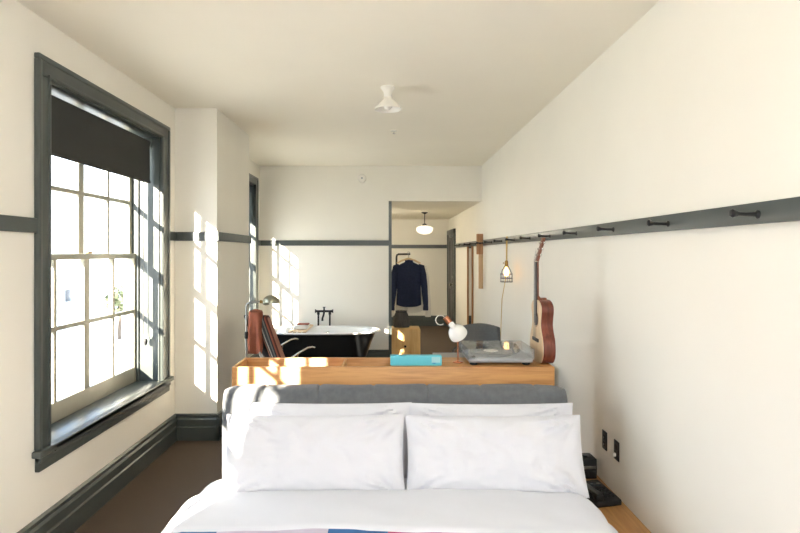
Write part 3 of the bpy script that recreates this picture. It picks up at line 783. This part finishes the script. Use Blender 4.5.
# ------------------------------------------------------------------ desk and grey chair
t = thing('desk', 'pale grey topped desk behind the headboard shelf near the right wall', 'desk', (.88, 4.95, 0))
obj('desktop', BX(-.46, .46, -.34, .34, .72, .75, bev=.004), 'desk', t)
for sx in (-1, 1):
    for sy in (-1, 1): obj('leg', BX(sx*.43-.018, sx*.43+.018, sy*.31-.018, sy*.31+.018, 0, .72, bev=.003), 'iron', t)
obj('apron', BX(-.42, .42, -.32, -.30, .64, .72), 'iron', t)
t = thing('desk_chair', 'grey upholstered chair with curved back behind the desk', 'chair', (.98, 6.05, 0), math.radians(-16))
def chback(u, v):
    a = (2*u-1)
    x = .235*a*(.86+.14*(1-v) if v > .5 else 1)
    z = .46+.44*v-.022*a*a*v
    y = -.02+.10*a*a*-.9+.14*(v)+.12
    return Vector((x, y-.0, z))
bm = bmesh.new(); grid(bm, 24, 16, chback); bmesh.ops.recalc_face_normals(bm, faces=bm.faces); o = obj('backrest', bm, 'chairgrey', t)
md = o.modifiers.new('th', 'SOLIDIFY'); md.thickness = .055; md.offset = 0; mb = o.modifiers.new('bv', 'BEVEL'); mb.width = .018; mb.segments = 3; mb.limit_method = 'ANGLE'
obj('seat', BX(-.24, .24, -.27, .20, .40, .49, bev=.03, seg=3), 'chairgrey', t)
for sx in (-1, 1):
    for sy in (-1, 1):
        bm = bmesh.new(); tube(bm, [(sx*.19, sy*.17-.03, .41), (sx*.22, sy*.22-.03, 0)], [.018, .011], 10); obj('leg', bm, 'oakZ', t)
    bm = bmesh.new(); tube(bm, [(sx*.225, .17, .46), (sx*.24, .15, .64), (sx*.25, -.02, .655), (sx*.25, -.16, .65), (sx*.235, -.2, .45)], .013, 10); obj('armrest', bm, 'chairdark', t)

# ------------------------------------------------------------------ cage lamp on the peg
t = thing('cage_lamp', 'lit wire-caged bulb hanging by tan cord from the peg rail', 'lamp', (1.292, 6.11, 1.60))
bm = bmesh.new(); tube(bm, [(0, 0, .0), (0, 0, .20), (.0, 0, .262), (.012, 0, .268)], .0065, 8); tube(bm, [(.012, .014, .265), (.01, .016, .0), (.0, .05, -.2), (-.03, .09, -.42), (-.05, .1, -1.0), (-.05, .10, -1.58), (-.12, .0, -1.592), (-.2, -.2, -1.592)], .004, 8); obj('cord', bm, 'cordtan', t)
bm = bmesh.new(); lathe(bm, [(.009, .01), (.018, 0), (.02, -.05), (.024, -.06)], (0, 0, 0), 16); tube(bm, [(0, 0, -.02), (-.03, 0, -.02)], .004, 8); tube(bm, [(-.03, 0, -.02), (-.038, 0, -.02)], .008, 8); obj('socket', bm, 'brass', t)
bm = bmesh.new()
for k in range(8):
    a = k*PI/4; c_, s_ = math.cos(a), math.sin(a)
    tube(bm, [(.022*c_, .022*s_, -.055), (.045*c_, .045*s_, -.095), (.064*c_, .064*s_, -.14), (.066*c_, .066*s_, -.225)], .002, 6)
for r, z in ((.024, -.057), (.064, -.14), (.066, -.185), (.066, -.225)):
    tube(bm, [(r*math.cos(a*PI/12), r*math.sin(a*PI/12), z) for a in range(24)], .0024, 6, closed=True)
obj('wire_cage', bm, 'iron', t)
bm = bmesh.new(); lathe(bm, [(.010, -.055), (.013, -.075), (.026, -.105), (.03, -.128), (.024, -.15), (.008, -.162)], (0, 0, 0), 18); obj('bulb', bm, 'bulbglow', t)

# ------------------------------------------------------------------ wooden board on wall, framed mirror
t = thing('wooden_paddle', 'long wooden paddle hung from the peg rail beside the framed mirror', 'paddle', (1.345, 8.16, 1.17))
bm = bmesh.new(); box(bm, -.055, .04, -.015, .02, .50, .80, bev=.006); o = obj('handle_block', bm, 'oakZ', t)
bm = bmesh.new(); box(bm, -.025, .04, -.01, .015, 0, .50, bev=.005); obj('blade', bm, wood('pale pine', (214, 182, 142), (194, 158, 116), .5, 'Z'), t)
bm = bmesh.new(); lathe(bm, [(.012, -.0165), (.012, -.014)], (-.008, 0, .66), 16, 'Y'); obj('hole', bm, 'iron', t)

bm = bmesh.new(); tube(bm, [(-.008+.02*math.sin(a), -.012-.03*math.cos(a)-.01, .68+.014*math.cos(a)) for a in [k*PI/8 for k in range(16)]], .002, 6, closed=True); obj('hanging_loop', bm, 'cordtan', t)
t = thing('framed_mirror', 'tall mirror in a deep pale wood frame on the hall wall', 'mirror', (XR, 9.5, .35))
ya, yb, hh = -.27, .30, 1.50
obj('frame_side', BX(-.03, -.001, ya, ya+.045, 0, hh, bev=.003), 'oakZ', t); obj('frame_side', BX(-.03, -.001, yb-.045, yb, 0, hh, bev=.003), 'oakZ', t)
obj('frame_rail', BX(-.03, -.001, ya+.045, yb-.045, hh-.045, hh, bev=.003), 'oakZ', t); obj('frame_rail', BX(-.03, -.001, ya+.045, yb-.045, 0, .045, bev=.003), 'oakZ', t)
obj('glass', BX(-.016, -.008, ya+.045, yb-.045, .045, hh-.045), 'mirror', t, False)

# door in the hall
d = bpy.data.objects.new('door_1', None); COL.objects.link(d); d.location = (XR, 12.3, 0); d['kind'] = 'structure'
obj('door_casing', BX((-.05, 0, -.66, -.54, 0, 2.20), (-.05, 0, .54, .64, 0, 2.20), (-.05, 0, -.66, .64, 2.10, 2.20), bev=.004), 'trim', d)
bm = bmesh.new(); box(bm, -.035, -.002, -.54, .54, .01, 2.10, bev=.003)
for za, zb in ((.2, .9), (1.05, 1.95)):
    for s in (-1, 1): box(bm, -.042, -.03, s*.25-.19, s*.25+.19, za, zb, bev=.006)
obj('door_leaf', bm, 'door', d)
bm = bmesh.new(); lathe(bm, [(.03, 0), (.03, -.01), (.012, -.014), (.012, -.04), (.028, -.05), (.03, -.07), (.015, -.08)], (-.035, -.44, 1.02), 18, 'X'); obj('door_handle', bm, 'chrome', d)
bm = bmesh.new(); lathe(bm, [(.03, 0), (.03, -.015), (.02, -.02)], (-.035, -.44, 1.18), 18, 'X'); obj('deadbolt', bm, 'chrome', d)
bm = bmesh.new(); box(bm, -.09, -.035, -.45, -.2, 2.02, 2.08, bev=.008); obj('door_closer', bm, 'steel', d)

# ------------------------------------------------------------------ garment rack, shirts, crate, bag
t = thing('garment_rail', 'black pipe clothes rail standing inside the hall opening', 'rack', (.14, 9.28, 0))
bm = bmesh.new(); lathe(bm, [(.07, 0), (.07, .01), (.02, .02)], (0, 0, 0), 20); obj('flange', bm, 'iron', t)
bm = bmesh.new(); tube(bm, [(0, 0, .01), (0, 0, 1.62), (.008, 0, 1.655), (.035, 0, 1.67), (.18, 0, 1.672), (.20, -.02, 1.672), (.20, -.38, 1.672)], .016, 12); obj('pipe', bm, 'iron', t)

def shirt(name, label, m, loc, sc, sleeves=True, collar=True, hem=.72):
    t = thing(name, label, 'shirt', loc, 0, None)
    bm = bmesh.new(); n = 40
    lv = [(.0, .045, .045), (-.02, .075, .05), (-.045, .13, .05), (-.085, .195, .055), (-.14, .205, .065), (-.25, .195, .07), (-.42, .19, .07), (-.58, .195, .068), (-hem, .20, .066)]
    rings = []
    for z, wx, wy in lv:
        f = min(1, -z/.5)
        rings.append([Vector((wx*math.copysign(abs(math.cos(a))**.8, math.cos(a)), (wy+.014*f*math.sin(a*7+wx*9))*math.sin(a)*.7, z+(.035*(1-math.cos(2*a))*.5*-1*(1 if z == -hem else 0)))) for a in [2*PI*k/n for k in range(n)]])
    loft(bm, rings)
    obj('torso', bm, m, t)
    for s in (-1, 1):
        bm = bmesh.new(); tube(bm, [(s*.15, 0, -.07), (s*.20, 0, -.10), (s*.225, -.005, -.22), (s*.245, -.01, -.42), (s*.262, -.015, -.62), (s*.268, -.015, -.72)], [.03, .058, .06, .052, .046, .04], 16)
        for v in bm.verts: v.co.y *= .75; v.co.x += .004*math.sin(v.co.z*40)
        sl = obj('sleeve', bm, m, t)
        obj('cuff', BX(s*.268-.042, s*.268+.042, -.045, .02, -.79, -.715, bev=.012), m, sl)
    if collar:
        bm = bmesh.new(); tube(bm, [(.05*math.cos(a), .035*math.sin(a), .005+.008*math.sin(a)) for a in [2*PI*k/20 for k in range(20)]], .014, 8, closed=True)
        for s in (-1, 1):
            box(bm, s*.035-.03, s*.035+.03, -.052, -.04, -.05, .0, bev=.005)
        obj('collar', bm, m, t)
        obj('placket', BX(-.014, .014, -.062, -.045, -hem+.02, -.04, bev=.003), m, t)
        for s in (-1, 1): obj('pocket', BX(s*.09-.045, s*.09+.045, -.06, -.047, -.30, -.19, bev=.004), m, t)
        for k in range(6):
            bm = bmesh.new(); lathe(bm, [(.005, -.066), (.005, -.062)], (0, 0, -.08-.1*k), 10, 'Y'); obj('button', bm, 'blackm' if m == 'navy' else 'ivory', t)
    t.scale = (sc, sc, sc)
    return t
def hanger(loc, label, wx=.19):
    t = thing('coat_hanger', label, 'hanger', loc)
    bm = bmesh.new(); tube(bm, [(-wx, 0, -.075), (-.10, 0, -.03), (0, 0, 0), (.10, 0, -.03), (wx, 0, -.075)], [.009, .013, .016, .013, .009], 10); obj('bar', bm, 'spruce', t)
    bm = bmesh.new(); tube(bm, [(0, 0, .0), (0, 0, .05)]+[(.02*math.sin(a), 0, .082-.022*math.cos(a)*1.2) for a in [i*PI/7 for i in range(0, 10)]], .003, 7); obj('hook', bm, 'steel', t)
hanger((.335, 8.99, 1.60), 'pale wooden hanger holding the navy shirt')
hanger((.33, 9.14, 1.60), 'wooden hanger holding the white shirt behind the navy one', .185)
shirt('shirt', 'navy long-sleeved shirt hanging in front on the clothes rail', 'navy', (.335, 8.99, 1.56), 1.0, hem=.70)
shirt('shirt', 'white shirt hanging behind the navy one on the rail', 'shirtw', (.345, 9.14, 1.55), 1.14, hem=.70)

t = thing('plywood_crate', 'pale plywood box with a round finger hole on the hall floor', 'box', (.265, 8.80, 0))
bm = bmesh.new(); box(bm, -.235, .235, -.17, .17, 0, .515, bev=.012, seg=3); obj('carcass', bm, 'ply', t)
bm = bmesh.new(); lathe(bm, [(.019, -.1715), (.019, -.168)], (0, 0, .25), 20, 'Y'); obj('finger_hole', bm, 'iron', t)
obj('lid', BX(-.225, .225, -.165, .16, .515, .525, bev=.003), 'ply', t)
t = thing('cloth_bag', 'grey cloth bag with gathered top standing on the plywood box', 'bag', (.21, 8.80, .525))
bm = bmesh.new(); n = 40
rings = []
for z, r in ((0, .12), (.02, .135), (.08, .13), (.15, .115), (.21, .095), (.24, .075), (.26, .085)):
    rings.append([Vector(((r+.008*math.sin(9*a)*(.4+z*3))*math.cos(a), (r*.72+.008*math.sin(9*a)*(.4+z*3))*math.sin(a), z)) for a in [2*PI*k/n for k in range(n)]])
loft(bm, rings); obj('sack', bm, 'greybag', t)
bm = bmesh.new(); tube(bm, [(.078*math.cos(a), .058*math.sin(a), .238) for a in [2*PI*k/24 for k in range(24)]], .005, 8, closed=True); obj('drawstring', bm, 'blackm', t)

# ------------------------------------------------------------------ outside
GZ = -6.0
o = struct('ground', BX(-90, -3.5, -60, 90, GZ-.2, GZ), 'street'); o['kind'] = 'structure'
def building(loc, w, d, h, m, label, rows, cols):
    t = thing('building', label, 'building', (loc[0], loc[1], GZ))
    obj('wall', BX(-w/2, w/2, -d/2, d/2, 0, h), m, t, False)
    obj('roof', BX(-w/2-.3, w/2+.3, -d/2-.3, d/2+.3, h, h+.4, bev=.05), 'concrete', t)
    for r in range(rows):
        for c in range(cols):
            y = -d/2+d*(c+.5)/cols; z = h*(r+.35)/rows
            obj('window', BX(w/2-.05, w/2+.05, y-.6, y+.6, z, z+1.5, bev=.02), 'darkglass', t)
building((-42, 34), 10, 22, 5.2, 'brick', 'low pale brick building across the street outside', 1, 6)
building((-46, 62), 12, 20, 4.6, 'concrete', 'low concrete building farther down the street outside', 1, 5)
def car(loc, rz, m, label):
    t = thing('car', label, 'car', (loc[0], loc[1], GZ), rz)
    bm = bmesh.new(); prof = [(-2.2, .35), (-2.25, .7), (-2.1, .9), (-1.5, .98), (-.9, 1.42), (.7, 1.45), (1.35, 1.0), (2.1, .85), (2.25, .6), (2.2, .35)]
    A = [bm.verts.new((x, -.85 if z < 1 else -.68, z)) for x, z in prof]; B = [bm.verts.new((x, .85 if z < 1 else .68, z)) for x, z in prof]
    for k in range(len(prof)): bm.faces.new((A[k], A[(k+1) % len(prof)], B[(k+1) % len(prof)], B[k]))
    bm.faces.new(A); bm.faces.new(B[::-1]); obj('body', bm, m, t, False)
    obj('side_glass', BX(-.85, .75, -.79, .79, 1.02, 1.33, bev=.05), 'darkglass', t)
    for sx in (-1.35, 1.35):
        for sy in (-.8, .8):
            bm = bmesh.new(); lathe(bm, [(.32, -.1), (.34, -.06), (.34, .06), (.32, .1)], (sx, sy, .34), 20, 'Y'); obj('wheel', bm, 'rubber', t)
car((-21, 31), 1.2, 'cardark', 'dark car parked on the street outside the window, the farther one')
car((-17, 20), 1.3, 'carblue', 'blue car parked on the street below the window, the nearer one')
def tree(loc, h, label):
    t = thing('street_tree', label, 'tree', (loc[0], loc[1], GZ))
    bm = bmesh.new(); tube(bm, [(0, 0, 0), (.05, .02, h*.4), (0, 0, h*.75)], [.18, .13, .06], 10)
    for k in range(6): a = k*1.05; tube(bm, [(0, 0, h*.4), (.7*math.cos(a), .7*math.sin(a), h*.65)], [.06, .03], 6)
    obj('trunk', bm, 'bark', t)
    bm = bmesh.new()
    for k in range(420):
        a, b, r = random.random()*2*PI, math.acos(2*random.random()-1), random.random()**.4
        c = Vector((h*.24*r*math.sin(b)*math.cos(a), h*.24*r*math.sin(b)*math.sin(a), h*.7+h*.26*r*math.cos(b)))
        s = .16+.12*random.random(); q = Matrix.Rotation(random.random()*6, 3, Vector((random.random(), random.random(), random.random())).normalized())
        vs = [bm.verts.new(c+q @ Vector(p)*s) for p in ((-1, 0, 0), (0, -.6, 0), (1, 0, 0), (0, .6, .2))]
        bm.faces.new(vs)
    obj('crown', bm, 'leaf', t)
tree((-28, 40), 5.6, 'small leafy tree standing by the low brick building outside')
tree((-24, 50), 5.0, 'smaller leafy tree farther along the street outside')

# ------------------------------------------------------------------ light
w = bpy.data.worlds.new('sky'); S.world = w; w.use_nodes = True
N, L = w.node_tree.nodes, w.node_tree.links
bg = N['Background']
tc = N.new('ShaderNodeTexCoord'); sp = N.new('ShaderNodeSeparateXYZ'); L.new(tc.outputs['Generated'], sp.inputs[0])
rp = N.new('ShaderNodeValToRGB'); e = rp.color_ramp.elements
e[0].position = .0; e[0].color = (.90, .95, 1, 1); e[1].position = .6; e[1].color = (.55, .74, 1, 1)
L.new(sp.outputs['Z'], rp.inputs['Fac']); L.new(rp.outputs['Color'], bg.inputs['Color'])
bg.inputs['Strength'].default_value = 2.3
sun = bpy.data.lights.new('sun', 'SUN'); so = bpy.data.objects.new('sun', sun); COL.objects.link(so)
sun.energy = 15; sun.angle = math.radians(.6); sun.color = (1, .89, .73)
dr = Vector((.45, 1, -math.tan(math.radians(18.8))*math.hypot(.45, 1)))
so.rotation_euler = dr.to_track_quat('-Z', 'Y').to_euler(); so.location = (-6, -6, 6)
for a, b in wins:
    al = bpy.data.lights.new('window_portal', 'AREA'); ao = bpy.data.objects.new('window_portal', al); COL.objects.link(ao)
    al.shape = 'RECTANGLE'; al.size = b-a; al.size_y = WZ1-WZ0; al.cycles.is_portal = True
    ao.location = (XL-WT-.02, (a+b)/2, (WZ0+WZ1)/2)
    ao.rotation_euler = Vector((1, 0, 0)).to_track_quat('-Z', 'Y').to_euler()
    al.size, al.size_y = b-a, WZ1-WZ0
S.view_settings.view_transform = 'Standard'; S.view_settings.look = 'None'; S.view_settings.gamma = 1
S.view_settings.use_curve_mapping = False
S.view_settings.exposure = 1.62
